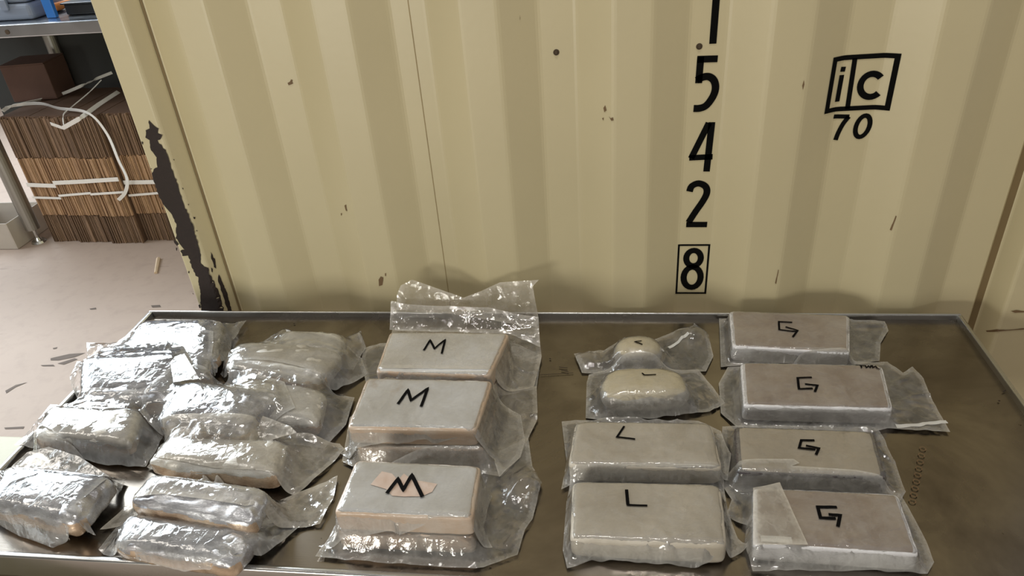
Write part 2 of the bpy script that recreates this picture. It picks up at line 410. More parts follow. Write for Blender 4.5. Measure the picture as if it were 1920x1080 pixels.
flat_mark('bare_patch', S7([(230, 172), (272, 210), (270, 230), (284, 235), (280, 255), (265, 262), (300, 300), (320, 360), (350, 440), (360, 470), (380, 540), (400, 580), (415, 620), (435, 690), (452, 760), (450, 790), (480, 810), (500, 850), (520, 890), (545, 960), (554, 1006), (455, 1006), (450, 920), (440, 850), (430, 840), (410, 800), (400, 755), (375, 755), (365, 735), (380, 730), (345, 680), (345, 620), (330, 580), (300, 545), (275, 510), (255, 450), (242, 415), (245, 390), (265, 375), (262, 330), (235, 300), (230, 260), (215, 250), (215, 215), (228, 205)]), M['rust'], label='dark patch where the cream paint has flaked off')
flat_mark('bare_patch', S7([(495, 740), (512, 770), (520, 810), (510, 805), (497, 760)]), M['rust'], .005, .0006)
flat_mark('bare_patch', S7([(530, 835), (548, 870), (570, 930), (588, 1000), (572, 1004), (545, 920), (527, 860)]), M['rust'], .005, .0006)
for L in ([(197, 262), (205, 268), (203, 278), (198, 272)], [(333, 340), (339, 341), (338, 346)], [(420, 588), (430, 590), (428, 598), (422, 597)], [(398, 822), (404, 824), (402, 832), (398, 830)], [(284, 545), (290, 548), (292, 558), (286, 556)],
          [(335, 690), (345, 690), (358, 706), (350, 714), (338, 700)], [(345, 720), (352, 722), (350, 736), (346, 732)], [(372, 462), (378, 466), (376, 472)], [(397, 532), (402, 534), (400, 540)], [(432, 645), (438, 647), (436, 652)], [(497, 806), (504, 812), (504, 828), (498, 824)], [(442, 968), (450, 965), (452, 980), (446, 982)], [(416, 916), (421, 918), (420, 924)], [(236, 379), (241, 381), (240, 386)]):
    flat_mark('paint_chip', S7(L), M['rust'], .005, .0002)
Z8 = lambda L: [(460+x/2.5716, y/2.5716) for x, y in L]
for L in ([(205, 400), (216, 394), (222, 382), (228, 386), (226, 396), (232, 402), (220, 408), (210, 410)], [(478, 990), (486, 986), (488, 1004), (492, 1018), (484, 1014)], [(461, 1028), (465, 1026), (466, 1036), (462, 1040)],
          [(1726, 520), (1734, 508), (1738, 520), (1742, 532), (1730, 540)], [(1720, 570), (1728, 566), (1726, 580)], [(1752, 560), (1760, 570), (1772, 566), (1776, 580), (1764, 582)]):
    flat_mark('paint_chip', Z8(L), M['scuff'], .005, .0003)
for L in ([(710, 524), (714, 518), (719, 520), (717, 534), (711, 536)], [(722, 512), (724, 512), (724, 517), (722, 517)], [(1453, 530), (1459, 505), (1460, 506), (1455, 532)], [(1668, 430), (1679, 404), (1681, 405), (1671, 432)],
          [(1848, 619), (1870, 617), (1890, 618), (1920, 615), (1920, 617), (1870, 621), (1850, 622)], [(1895, 583), (1905, 581), (1920, 583), (1920, 585), (1903, 586)], [(1504, 160), (1507, 150), (1508, 158), (1505, 168)]):
    flat_mark('scrape', L, M['scuff'], .006, .0002)

# ------------------------------------------------------------------ steel table
TX0, TX1, TY0, TY1 = -.343, 1.478, -.719, -.021
TAB = empty('steel_table', (.57, -.37, 0), 'low rimmed stainless steel worktable carrying all the plastic wrapped packages', 'table')
to = (.57, -.37, 0)
bm = bmesh.new(); bmesh.ops.create_grid(bm, x_segments=40, y_segments=16, size=.5)
for vv in bm.verts:
    x, y = TX0+.004+(vv.co.x+.5)*(TX1-TX0-.008), TY0+.004+(vv.co.y+.5)*(TY1-TY0-.008)
    vv.co = (x, y, ZB+.0012*noise.noise((x*3, y*3, 0))-.0015)
r = bmesh.ops.extrude_face_region(bm, geom=bm.faces[:])
for g in r['geom']:
    if isinstance(g, bmesh.types.BMVert): g.co.z = ZB-.022
bmesh.ops.recalc_face_normals(bm, faces=bm.faces[:])
bm_obj('tray_sheet', bm, M['tray'], TAB, to, smooth=False)
def rim(x0, x1, y0, y1):
    bm = bmesh.new(); box(bm, x0, x1, y0, y1, T-.05, T, .0035, 3); bm_obj('rim', bm, M['rim'], TAB, to, smooth=True)
rim(TX0, TX0+.011, TY0+.011, TY1-.007); rim(TX1-.008, TX1, TY0+.011, TY1-.007); rim(TX0, TX1, TY1-.007, TY1); rim(TX0, TX1, TY0, TY0+.011)
bm = bmesh.new(); box(bm, TX0+.02, TX1-.02, TY0+.006, TY0+.02, T-.15, T-.045, .003); bm_obj('apron', bm, M['tray'], TAB, to)
for x in (TX0+.06, TX1-.06):
    for y in (TY0+.06, TY1-.06):
        bm = bmesh.new(); box(bm, x-.02, x+.02, y-.02, y+.02, .03, T-.04, .004); lg = bm_obj('leg', bm, M['zinc'], TAB, to)
        bm = bmesh.new(); tube(bm, (x, y, 0), (x, y, .012), .03, .024); tube(bm, (x, y, .01), (x, y, .035), .01); bm_obj('foot', bm, M['black_pl'], lg, to)
# embossed row of rings on the sheet at the right
for k in range(9):
    p = at_z(1711+k*2.4, 940-k*12.3, ZB); bm = bmesh.new()
    rr = .0052
    v2 = []
    for a in range(20):
        for rad in (rr, rr*.72):
            v2.append((p[0]+rad*math.cos(a*math.pi/10), p[1]+rad*math.sin(a*math.pi/10), ZB+.0008))
    bm.free()
    mesh('embossed_ring', v2, [(2*a, (2*a+2) % 40, (2*a+3) % 40, 2*a+1) for a in range(20)], M['rust'] if 0 else M['scuff'], TAB, to)

for (ax, ay), (bx_, by_), w_ in (((1048, 688), (1064, 690), .002), ((1052, 694), (1066, 697), .002), ((1012, 703), (1075, 699), .0014), ((1030, 672), (1033, 673), .003), ((1880, 735), (1886, 732), .002), ((1872, 752), (1875, 751), .003), ((1440, 612), (1444, 612), .002), ((550, 607), (553, 607), .003)):
    a_, b_ = at_z(ax, ay, ZB+.001), at_z(bx_, by_, ZB+.001); d_ = (b_-a_)[:2]; d_ = np.array([-d_[1], d_[0], 0])/np.hypot(*d_)*w_/2
    mesh('scratch', [a_-d_, b_-d_, b_+d_, a_+d_], [(0, 1, 2, 3)], M['rust'], TAB, to)

# ------------------------------------------------------------------ packages on the table
CELL = .0025
GX0, GY0 = -.5, -.86
GNX, GNY = int(2.1/CELL), int(.85/CELL)
HGT = np.full((GNX, GNY), ZB)
gx = GX0+(np.arange(GNX)+.5)*CELL; gy = GY0+(np.arange(GNY)+.5)*CELL
mx = (gx < TX0+.012) | (gx > TX1-.009)
HGT[mx, :] = T; HGT[:, (gy > TY1-.008) | (gy < TY0+.012)] = T
def stamp(xyz):
    i = ((xyz[:, 0]-GX0)/CELL).astype(int).clip(0, GNX-1); j = ((xyz[:, 1]-GY0)/CELL).astype(int).clip(0, GNY-1)
    np.maximum.at(HGT, (i, j), xyz[:, 2])
def body_grid(n):
    """unit cube-sphere directions, as a quad mesh"""
    key = {}; vs = []; fs = []
    def idx(p):
        k = tuple(round(c, 5) for c in p)
        if k not in key: key[k] = len(vs); vs.append(p)
        return key[k]
    for ax in range(3):
        for s in (-1, 1):
            for i in range(n):
                for j in range(n):
                    q = []
                    for di, dj in ((0, 0), (1, 0), (1, 1), (0, 1)):
                        c = [0, 0, 0]; c[ax] = s
                        u = -1+2*(i+di)/n; w = -1+2*(j+dj)/n
                        u = math.copysign(abs(u)**.75, u); w = math.copysign(abs(w)**.75, w)   # denser near the edges
                        c[(ax+1) % 3] = u; c[(ax+2) % 3] = w
                        q.append(idx(tuple(c)))
                    fs.append(tuple(q if s > 0 else q[::-1]))
    return np.array(vs), fs
BG = {n: body_grid(n) for n in (14, 26)}
def bilin(Q, u, w):
    a, b = (u+1)/2, (w+1)/2                       # Q = BL, BR, FR, FL ; w = +1 is the back
    BLc, BRc, FRc, FLc = Q
    back = np.outer(1-a, BLc)+np.outer(a, BRc); front = np.outer(1-a, FLc)+np.outer(a, FRc)
    return back*b[:, None]+front*(1-b)[:, None]
def package(label, quad, z0, h, n, mm, mat, side=None, lump=.0, crumple=.0006, res=26, seed=0, tilt=(0, 0), cat='package', group=None, zq=None, name='wrapped_brick', part='block'):
    """quad: outline corners (BL, BR, FR, FL) seen at height zq; superellipsoid block with its foot at z0"""
    zq = z0+h if zq is None else zq
    Q = np.array([at_z(x, y, zq)[:2] for x, y in quad])
    ctr = Q.mean(0); loc = (float(ctr[0]), float(ctr[1]), z0)
    root = empty(name, loc, label, cat, group)
    V, Fc = BG[res]
    d = np.abs(V)
    s = ((d[:, 0]**n+d[:, 1]**n)**(mm/n)+d[:, 2]**mm)**(-1/mm)
    V = V*s[:, None]
    XY = bilin(Q, V[:, 0], V[:, 1]); Z = z0+h*(V[:, 2]+1)/2
    top = (V[:, 2]+1)/2
    pts = np.column_stack([XY, Z])
    rel = pts-np.array([ctr[0], ctr[1], z0])
    for k in range(len(pts)):
        p = Vector(pts[k])+Vector((seed*3.1, seed*1.7, 0))
        wv = noise.noise_vector(p*75)*crumple
        big = noise.noise(p*22)*lump*top[k]
        ridg = (.5-abs(noise.noise(Vector((p.x*40+p.y*25, p.y*60-p.x*20, p.z*30)))))*crumple*2
        pts[k, 0] += wv[0]; pts[k, 1] += wv[1]
        pts[k, 2] += (big+ridg*top[k]+wv[2]*top[k]) + (tilt[0]*rel[k, 0]+tilt[1]*rel[k, 1])*1.0
    pts[:, 2] = np.maximum(pts[:, 2], z0+.0003)
    mats = None; ml = [mat]
    if side is not None:
        ml = [mat, side]; mats = []
        for f in Fc:
            a = V[list(f)].mean(0)
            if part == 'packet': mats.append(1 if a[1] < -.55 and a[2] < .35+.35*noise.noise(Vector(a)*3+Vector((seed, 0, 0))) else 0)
            elif part == 'bundle': mats.append(1 if a[2] < .45+.3*noise.noise(Vector(a)*2.5) else 0)
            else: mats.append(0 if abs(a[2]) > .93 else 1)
    o = mesh(part, pts, Fc, ml, root, loc, smooth=True, mats=mats)
    # height map of the block's top
    g = np.linspace(-1, 1, 150); uu, ww = np.meshgrid(g, g); uu, ww = uu.ravel(), ww.ravel()
    r = np.clip(1-(np.abs(uu)**n+np.abs(ww)**n)**(mm/n), 0, 1)
    zz = z0+h*((r**(1/mm))+1)/2
    ok = (np.abs(uu)**n+np.abs(ww)**n) < 1
    xy = bilin(Q, uu, ww); rr = xy-ctr
    zz = zz+tilt[0]*rr[:, 0]+tilt[1]*rr[:, 1]
    stamp(np.column_stack([xy, zz+lump*.3])[ok])
    root['_'] = 0; del root['_']
    return root, loc, Q
def in_poly(px, py, poly):
    r = np.zeros(px.shape, bool); j = len(poly)-1
    for i in range(len(poly)):
        xi, yi = poly[i]; xj, yj = poly[j]
        c = ((yi > py) != (yj > py)) & (px < (xj-xi)*(py-yi)/(yj-yi+1e-12)+xi); r ^= c; j = i
    return r
def rim_attr(o, pts, poly, w=.009):
    """per-vertex nearness to the cut edge: the welded rim of the bag"""
    p = np.array(pts); d = np.full(len(p), 9.0); P = np.array(poly)
    for a, b in zip(P, np.roll(P, -1, 0)):
        ab = b-a; t = np.clip(((p-a)@ab)/(ab@ab+1e-12), 0, 1); d = np.minimum(d, np.linalg.norm(p-a-t[:, None]*ab, axis=1))
    at = o.data.attributes.new('rim', 'FLOAT', 'POINT')
    at.data.foreach_set('value', np.where(d < w, np.where(d < .0015, 1.0, .55), 0.0).astype(np.float32))
def sample(H, x, y):
    fx = (x-GX0)/CELL-.5; fy = (y-GY0)/CELL-.5
    i = int(min(max(fx, 0), GNX-2)); j = int(min(max(fy, 0), GNY-2)); a = min(max(fx-i, 0), 1); b = min(max(fy-j, 0), 1)
    return (H[i, j]*(1-a)+H[i+1, j]*a)*(1-b)+(H[i, j+1]*(1-a)+H[i+1, j+1]*a)*b
def bag(root, loc, outline, mat='film', step=.0032, wrinkle=.0042, relax=45, seed=1, folds=14, lift=(), z=None, name='plastic_bag', edge=.004):
    """film laid over whatever lies below: a tight membrane plus folds and creases, cut to the outline"""
    global HGT
    z = ZB+.008 if z is None else z
    P = []
    for o in outline:
        p = at_z(o[0], o[1], o[2] if len(o) > 2 else z); P.append((float(p[0]), float(min(p[1], -.034))))
    xs_, ys_ = [p[0] for p in P], [p[1] for p in P]
    i0 = max(int((min(xs_)-GX0)/CELL)-6, 0); i1 = min(int((max(xs_)-GX0)/CELL)+7, GNX)
    j0 = max(int((min(ys_)-GY0)/CELL)-6, 0); j1 = min(int((max(ys_)-GY0)/CELL)+7, GNY)
    base = HGT[i0:i1, j0:j1].copy(); X, Y = np.meshgrid(gx[i0:i1], gy[j0:j1], indexing='ij')
    mask = in_poly(X, Y, P)
    Zm = base.copy()
    for lx, ly, lz, lr in lift:
        q = at_z(lx, ly, lz); Zm = np.maximum(Zm, np.where(mask, ZB+(lz-ZB)*np.exp(-(((X-q[0])**2+(Y-q[1])**2)/lr**2)), -9))
    b2 = Zm.copy()
    for k in range(relax):
        pz = np.pad(Zm, 1, mode='edge')
        av = (pz[:-2, 1:-1]+pz[2:, 1:-1]+pz[1:-1, :-2]+pz[1:-1, 2:])/4
        Zm = np.where(mask, np.maximum(b2, av), base)
    for k in range(3):
        pz = np.pad(Zm, 1, mode='edge')
        Zm = np.where(mask, np.maximum((pz[:-2, 1:-1]+pz[2:, 1:-1]+pz[1:-1, :-2]+pz[1:-1, 2:]+Zm*2)/6, ZB), base)
    slack = np.clip((Zm-base)/.004, 0, 1)
    hb = np.clip((base-ZB)/.02, 0, 1)
    rnd = random.Random(seed)
    cx, cy = sum(xs_)/len(xs_), sum(ys_)/len(ys_); L = max(max(xs_)-min(xs_), max(ys_)-min(ys_))
    fl_ = []
    for k in range(folds):
        a = rnd.uniform(0, math.pi); fl_.append((cx+rnd.uniform(-.5, .5)*L, cy+rnd.uniform(-.4, .4)*L*.8, math.cos(a), math.sin(a), rnd.uniform(.0022, .0055), rnd.uniform(.02, .07), rnd.uniform(.5, 1.4)))
    full = np.full((GNX, GNY), ZB) if 0 else None
    def wr(x, y, zb, free):
        s = 0
        for fx, fy, c, sn, w, ln, am in fl_:
            dx, dy = x-fx, y-fy; t = dx*c+dy*sn
            if abs(t) > ln: continue
            d = abs(-dx*sn+dy*c + .006*math.sin(t*60))
            if d < w*2: s += am*(1-d/(w*2))*(1-(t/ln)**2)
        p = Vector((x*1.0+seed*2.3, y+seed*1.1, seed))
        n1 = abs(noise.noise(p*38)); n2 = noise.noise(p*95); n3 = noise.noise(p*18)
        v = s*.9+(.45-n1)*.9+n2*.28+n3*.4+.3
        return max(v, 0)*wrinkle*free
    Lz = (Zm, base, i0, j0)
    def zat(x, y):
        fx = (x-GX0)/CELL-.5-i0; fy = (y-GY0)/CELL-.5-j0
        i = int(min(max(fx, 0), Zm.shape[0]-2)); j = int(min(max(fy, 0), Zm.shape[1]-2)); a = min(max(fx-i, 0), 1); b = min(max(fy-j, 0), 1)
        g = lambda H: (H[i, j]*(1-a)+H[i+1, j]*a)*(1-b)+(H[i, j+1]*(1-a)+H[i+1, j+1]*a)*b
        zb = g(Zm); bb = g(base); sl = min(max((zb-bb)/.003, 0), 1)
        onb = min(max((bb-ZB)/.012, 0), 1)
        free = .2+.8*max(sl, 1-onb)
        return zb+.0012+wr(x, y, zb, free)
    v2, f2 = tri_poly(P, step, .22, seed)
    vs = []
    for q in v2:
        zz = zat(q.x, q.y); vs.append((q.x, q.y, zz))
    nb_ = EDGE_N(P, step); zb_ = np.array([v[2] for v in vs[:nb_]])          # even out the free edge
    for k in range(4): zb_ = (np.roll(zb_, 1)+np.roll(zb_, -1)+2*zb_)/4
    vs[:nb_] = [(v[0], v[1], float(z_)) for v, z_ in zip(vs[:nb_], zb_)]
    o = mesh(name, vs, f2, M[mat], root, loc, smooth=True)
    rim_attr(o, [(q.x, q.y) for q in v2], P)
    sub = HGT[i0:i1, j0:j1]; sub[mask] = np.maximum(sub, Zm+.0022)[mask]
    return zat
def stroke_on(root, loc, zat, pts, w, mat='marker', name='marker_letter', up=.0012, zg=None, joinlist=None):
    """flat pen stroke (or strip) lying on the film; pts are seen at height zg"""
    vs, fs = [], []
    for path in pts:
        P = [Vector(at_z(x, y, zg)[:2]) for x, y in path]; Q = [P[0]]; ww = w*(1.2 if mat == 'marker' else 1)
        for a, b in zip(P, P[1:]):
            n = max(1, int((b-a).length/.003)); Q += [a.lerp(b, k/n) for k in range(1, n+1)]
        k0 = len(vs)
        for i, p in enumerate(Q):
            d0 = (p-Q[i-1]).normalized() if i else (Q[1]-p).normalized(); d1 = (Q[i+1]-p).normalized() if i < len(Q)-1 else d0
            t = d0+d1; t = t.normalized() if t.length > 1e-6 else d0
            nn = Vector((-t.y, t.x)); c = max(.6, nn.dot(Vector((-d0.y, d0.x))))
            for s in (-1, 0, 1):
                q = p+nn*(s*ww/2/c); vs.append((q.x, q.y, max(zat(q.x, q.y), zat(p.x, p.y)-.001)+up))
        for i in range(len(Q)-1):
            a = k0+3*i; fs += [(a, a+3, a+4, a+1), (a+1, a+4, a+5, a+2)]
    return mesh(name, vs, fs, M[mat], root, loc)
def sheet(root, loc, outline, p0, nrm, mat='film', seed=1, wrinkle=.004, step=.005, name='bag_flap', bend=0):
    """film standing free: outline seen on the plane through p0, wrinkled along its normal"""
    p0 = np.array(p0); nrm = np.array(nrm, float); nrm /= np.linalg.norm(nrm)
    ux = np.array([1.0, 0, 0]); ux -= nrm*ux.dot(nrm); ux /= np.linalg.norm(ux); uy = np.cross(nrm, ux)
    P = []
    for x, y in outline:
        d = ray(x, y); q = CAM+d*((p0-CAM).dot(nrm)/d.dot(nrm)); r = q-p0; P.append((float(r.dot(ux)), float(r.dot(uy))))
    v2, f2 = tri_poly(P, step, .2, seed); vs = []
    for q in v2:
        p = Vector((q.x+seed, q.y, seed*.7))
        d = ((.4-abs(noise.noise(p*26)))*1.2+noise.noise(p*60)*.35+noise.noise(p*11)*1.2)*wrinkle
        w = p0+ux*q.x+uy*q.y+nrm*d
        w[1] = min(w[1], -.006); vs.append(tuple(w))
    o = mesh(name, vs, f2, M[mat], root, loc, smooth=True); rim_attr(o, [(q.x, q.y) for q in v2], P); return o
S = lambda ox, oy, k, L: [(ox+x/k, oy+y/k) for x, y in L]
GRP_G = 'flat blocks marked G'; GRP_L = 'packages marked L'; GRP_M = 'stacked blocks marked M'; GRP_S = 'silvery packets on the left of the table'

# ---- right column, marked G (back to front)
zg = ZB+.038
g1, l1, _ = package('flat grey block marked G with pale side, backmost of the G column', [(1367, 581), (1594, 590), (1594, 662), (1373, 649)], ZB, .038, 22, 11, M['brown_g'], M['foil'], seed=1, group=GRP_G)
b1 = bag(g1, l1, [(1348, 592), (1352, 684), (1430, 680), (1600, 682), (1650, 673), (1652, 640), (1667, 615), (1660, 598), (1600, 596), (1592, 580), (1370, 577)], 'film', seed=11, relax=12)
stroke_on(g1, l1, b1, [S(1320, 550, 3.856, [(637, 218), (540, 212), (543, 270), (640, 282), (676, 283)]), S(1320, 550, 3.856, [(588, 250), (676, 276), (640, 324)])], .0032, zg=zg)
g2, l2, _ = package('long brown-grey block marked G with scribble in its far right corner and wide bag flap', [(1388, 678), (1655, 683), (1676, 767), (1394, 760)], ZB, .038, 22, 11, M['brown_g'], M['foil'], seed=2, group=GRP_G)
b2 = bag(g2, l2, [(1365, 685), (1348, 715), (1352, 770), (1382, 797), (1420, 800), (1640, 806), (1664, 800), (1783, 806), (1746, 740), (1733, 706), (1712, 683), (1694, 695), (1665, 674), (1644, 676)], 'film', seed=12, relax=12)
stroke_on(g2, l2, b2, [S(1320, 550, 3.856, [(778, 617), (675, 620), (686, 700), (785, 696)]), S(1320, 550, 3.856, [(728, 662), (818, 674), (800, 720)])], .0036, zg=zg)
stroke_on(g2, l2, b2, [S(1320, 550, 3.856, [(1095, 515), (1160, 512)]), S(1320, 550, 3.856, [(1130, 515), (1138, 548)]), S(1320, 550, 3.856, [(1138, 530), (1165, 528), (1172, 545), (1188, 530), (1200, 545), (1212, 512), (1218, 545), (1240, 532), (1250, 548), (1272, 553)])], .0021, zg=zg, name='marker_scribble')
stroke_on(g2, l2, b2, [[(1680, 799), (1776, 789)]], .008, 'strip', 'seal_strip', .0008, ZB+.006)
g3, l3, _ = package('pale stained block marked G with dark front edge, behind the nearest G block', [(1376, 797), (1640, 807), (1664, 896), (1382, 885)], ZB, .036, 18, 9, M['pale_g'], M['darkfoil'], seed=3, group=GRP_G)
b3 = bag(g3, l3, [(1355, 795), (1350, 880), (1380, 918), (1560, 920), (1690, 935), (1699, 920), (1680, 865), (1650, 805), (1640, 800)], 'film_thin', seed=13, relax=12)
stroke_on(g3, l3, b3, [S(1340, 770, 3.485, [(652, 195), (566, 195), (552, 245), (658, 256)]), S(1340, 770, 3.485, [(596, 230), (680, 248), (662, 290)])], .0036, zg=zg)
g4, l4, _ = package('large brown block marked G with bag bunched on its left, nearest in its column', [(1412, 912), (1685, 925), (1726, 1040), (1412, 1020)], ZB, .038, 22, 11, M['brown_g'], M['foil'], seed=4, group=GRP_G)
b4 = bag(g4, l4, [(1345, 890), (1412, 862, zg), (1488, 862, zg), (1494, 895), (1480, 900), (1600, 908), (1690, 923), (1738, 1010), (1753, 1050), (1740, 1073), (1500, 1066), (1412, 1068), (1396, 1020), (1400, 985), (1362, 964), (1372, 935)], 'film', seed=14, relax=12, folds=22)
stroke_on(g4, l4, b4, [S(1340, 770, 3.485, [(797, 640), (672, 636), (690, 708), (790, 712)]), S(1340, 770, 3.485, [(742, 686), (817, 694), (803, 766)])], .0042, zg=zg)
stroke_on(g4, l4, b4, [[(1425, 1018), (1483, 1022)]], .010, 'strip', 'seal_strip', .0008, ZB+.03)
sheet(g4, l4, [(1412, 915), (1462, 905), (1480, 945), (1515, 1022), (1412, 1022)], (1.05, -.62, zg+.004), (0, -.02, 1), 'film_soft', 5, .0012, name='folded_bag_end')

# ---- marked L (back to front)
a1, k1, _ = package('small round cream bundle in a loose clear bag near the back rim', [(1152, 648), (1240, 648), (1242, 690), (1150, 690)], ZB, .056, 2.4, 2.2, M['cream_wrap'], M['silver2'], seed=5, group=GRP_L, zq=ZB+.02, crumple=.001, name='wrapped_bundle', part='bundle')
f1 = bag(a1, k1, [(1076, 660), (1131, 655), (1171, 630), (1220, 635), (1287, 613), (1292, 620), (1302, 603), (1329, 627), (1338, 664), (1324, 693), (1242, 700), (1127, 696), (1091, 695)], 'film', seed=15, relax=60, lift=((1300, 618, ZB+.024, .03), (1100, 670, ZB+.012, .02)), folds=20)
stroke_on(a1, k1, f1, [S(1020, 560, 4.5, [(824, 374), (764, 383), (830, 403)])], .0022, zg=ZB+.053)
stroke_on(a1, k1, f1, [[(1254, 641), (1291, 626)]], .007, 'strip', 'seal_strip', .0012, ZB+.02)
a2, k2, _ = package('rounded cream and silver bundle in clear bag, between the small bundle and the L blocks', [(1131, 706), (1276, 706), (1300, 762), (1122, 768)], ZB, .055, 3.4, 2.6, M['cream_wrap'], M['silver2'], seed=6, group=GRP_L, zq=ZB+.022, crumple=.001, name='wrapped_bundle', part='bundle')
f2_ = bag(a2, k2, [(1100, 713), (1104, 698), (1131, 694), (1311, 691), (1336, 720), (1360, 753), (1331, 768), (1291, 774), (1231, 784), (1131, 785), (1098, 779)], 'film', seed=16, relax=60, folds=20)
stroke_on(a2, k2, f2_, [S(1020, 560, 4.5, [(826, 642), (845, 660), (945, 657)])], .0024, zg=ZB+.053)
a3, k3, _ = package('flat pale grey block marked L, farther of the two L blocks', [(1078, 787), (1336, 790), (1356, 878), (1064, 871)], ZB, .042, 13, 7, M['grey_l'], seed=7, group=GRP_L)
f3 = bag(a3, k3, [(1053, 787), (1078, 784), (1310, 785), (1352, 805), (1370, 858), (1364, 902), (1200, 904), (1075, 904), (1052, 914), (1062, 865), (1058, 830)], 'film', seed=17, relax=12)
stroke_on(a3, k3, f3, [S(1020, 760, 3.375, [(508, 138), (462, 208), (577, 221)])], .003, zg=ZB+.042)
a4, k4, _ = package('large pale grey block marked L, nearer of the two L blocks at the front', [(1073, 899), (1352, 905), (1365, 1024), (1068, 1010)], ZB, .044, 15, 8, M['grey_l'], seed=8, group=GRP_L)
f4 = bag(a4, k4, [(1070, 897), (1062, 940), (1055, 1028), (1063, 1062), (1110, 1049), (1213, 1056), (1310, 1062), (1370, 1044), (1403, 1026), (1384, 1005), (1366, 960), (1356, 901)], 'film', seed=18, relax=12)
stroke_on(a4, k4, f4, [S(1020, 760, 3.375, [(522, 540), (531, 637)])], .0042, zg=ZB+.044)
stroke_on(a4, k4, f4, [S(1020, 760, 3.375, [(524, 637), (590, 640), (654, 642)])], .003, zg=ZB+.044)

# ---- marked M: three stacks of two
hm, zm = .040, ZB+.08
def shift(q, dx, dy): return [(x+dx, y+dy) for x, y in q]
m1q = [(730, 621), (956, 623), (918, 705), (703, 697)]; m2q = [(687, 707), (924, 712), (893, 806), (649, 801)]; m3q = [(666, 861), (902, 872), (886, 972), (624, 961)]
n1b, q1b, _ = package('under block of the backmost M stack, mostly hidden in its clear bag', m1q, ZB, hm, 20, 11, M['white_m'], M['tan_side'], seed=21, group=GRP_M, zq=zm)
h1b = bag(n1b, q1b, [(676, 672), (682, 650), (712, 640), (960, 640), (1015, 661), (1006, 723), (940, 740), (690, 735)], 'film', seed=31, folds=20)
n2b, q2b, _ = package('lower block under the middle M block, tan side showing', shift(m2q, 8, 5), ZB, hm, 20, 11, M['white_m'], M['tan_side'], seed=22, group=GRP_M, zq=zm)
h2b = bag(n2b, q2b, [(655, 780), (640, 862), (660, 872), (905, 885), (940, 890), (974, 855), (992, 815), (1008, 782), (1006, 722), (960, 730), (700, 735)], 'film_soft', seed=32, folds=22)
n3b, q3b, _ = package('lower block under the nearest M block, at the front rim', shift(m3q, -4, 3), ZB, hm, 20, 11, M['white_m'], M['tan_side'], seed=23, group=GRP_M, zq=zm-.002)
h3b = bag(n3b, q3b, [(640, 960), (612, 1010), (590, 1040), (700, 1052), (888, 1062), (906, 1060), (970, 1036), (984, 990), (998, 970), (1016, 903), (998, 872), (990, 816), (930, 850), (680, 880)], 'film', seed=33, folds=26, lift=((985, 900, ZB+.02, .03),))
n1, q1, _ = package('white block marked M, top of the backmost M stack against the container', m1q, ZB+hm, hm, 20, 11, M['white_m'], M['tan_side'], seed=24, group=GRP_M)
h1 = bag(n1, q1, [(715, 625, ZB+.06), (690, 700, ZB+.06), (700, 714, ZB+.05), (920, 725, ZB+.04), (935, 716, ZB+.04), (1000, 716, ZB+.02), (1015, 660, ZB+.02), (1008, 600, ZB+.02), (960, 615), (735, 615)], 'film_soft', seed=34, relax=12, folds=22)
stroke_on(n1, q1, h1, [S(580, 500, 3.725, [(800, 592), (845, 520), (876, 580), (950, 518), (926, 616)])], .0036, zg=zm)
n2, q2, _ = package('white block marked M, top of the middle M stack', m2q, ZB+hm, hm, 20, 11, M['white_m'], M['tan_side'], seed=25, group=GRP_M)
h2 = bag(n2, q2, [(685, 705, ZB+.07), (640, 795, ZB+.06), (627, 820, ZB+.04), (650, 838, ZB+.04), (905, 838, ZB+.04), (925, 850, ZB+.03), (935, 885, ZB+.02), (975, 847, ZB+.02), (984, 816, ZB+.02), (975, 760, ZB+.03), (928, 712, ZB+.06)], 'film', seed=35, relax=12, folds=24)
stroke_on(n2, q2, h2, [S(580, 500, 3.725, [(620, 968), (690, 868), (712, 940), (828, 858), (782, 986)])], .0046, zg=zm)
n3, q3, _ = package('white block marked M on a brownish stain, top of the nearest M stack', m3q, ZB+hm, hm, 20, 11, M['white_m'], M['tan_side'], seed=26, group=GRP_M)
h3 = bag(n3, q3, [(664, 860, ZB+.07), (622, 960, ZB+.07), (588, 999, ZB+.035), (612, 1006, ZB+.035), (800, 1003, ZB+.04), (905, 1008, ZB+.035), (920, 998, ZB+.04), (903, 965, ZB+.05), (918, 890, ZB+.06), (906, 868, ZB+.07)], 'film', seed=36, relax=12, folds=14)
st_ = at_z(768, 912, zm); 
vs, fs = tri_poly([tuple(at_z(x, y, zm)[:2]) for x, y in S(580, 780, 3.6, [(415, 470), (490, 380), (560, 395), (600, 440), (640, 395), (700, 440), (865, 465), (830, 520), (760, 550), (640, 550), (560, 545), (520, 500)])], .004)
t_ = NT('brown_paper_stain'); t_.pbr(Base_Color=t_.mix(t_.noise(t_.coords(), 60, 4), lin((190, 158, 136)), lin((206, 192, 180))), Roughness=.5)
mesh('brown_stain', [(p.x, p.y, h3(p.x, p.y)+.0006) for p in vs], fs, t_.m, n3, q3)
stroke_on(n3, q3, h3, [S(580, 780, 3.6, [(525, 532), (600, 434), (636, 508), (694, 408), (766, 556)])], .005, zg=zm, up=.002)
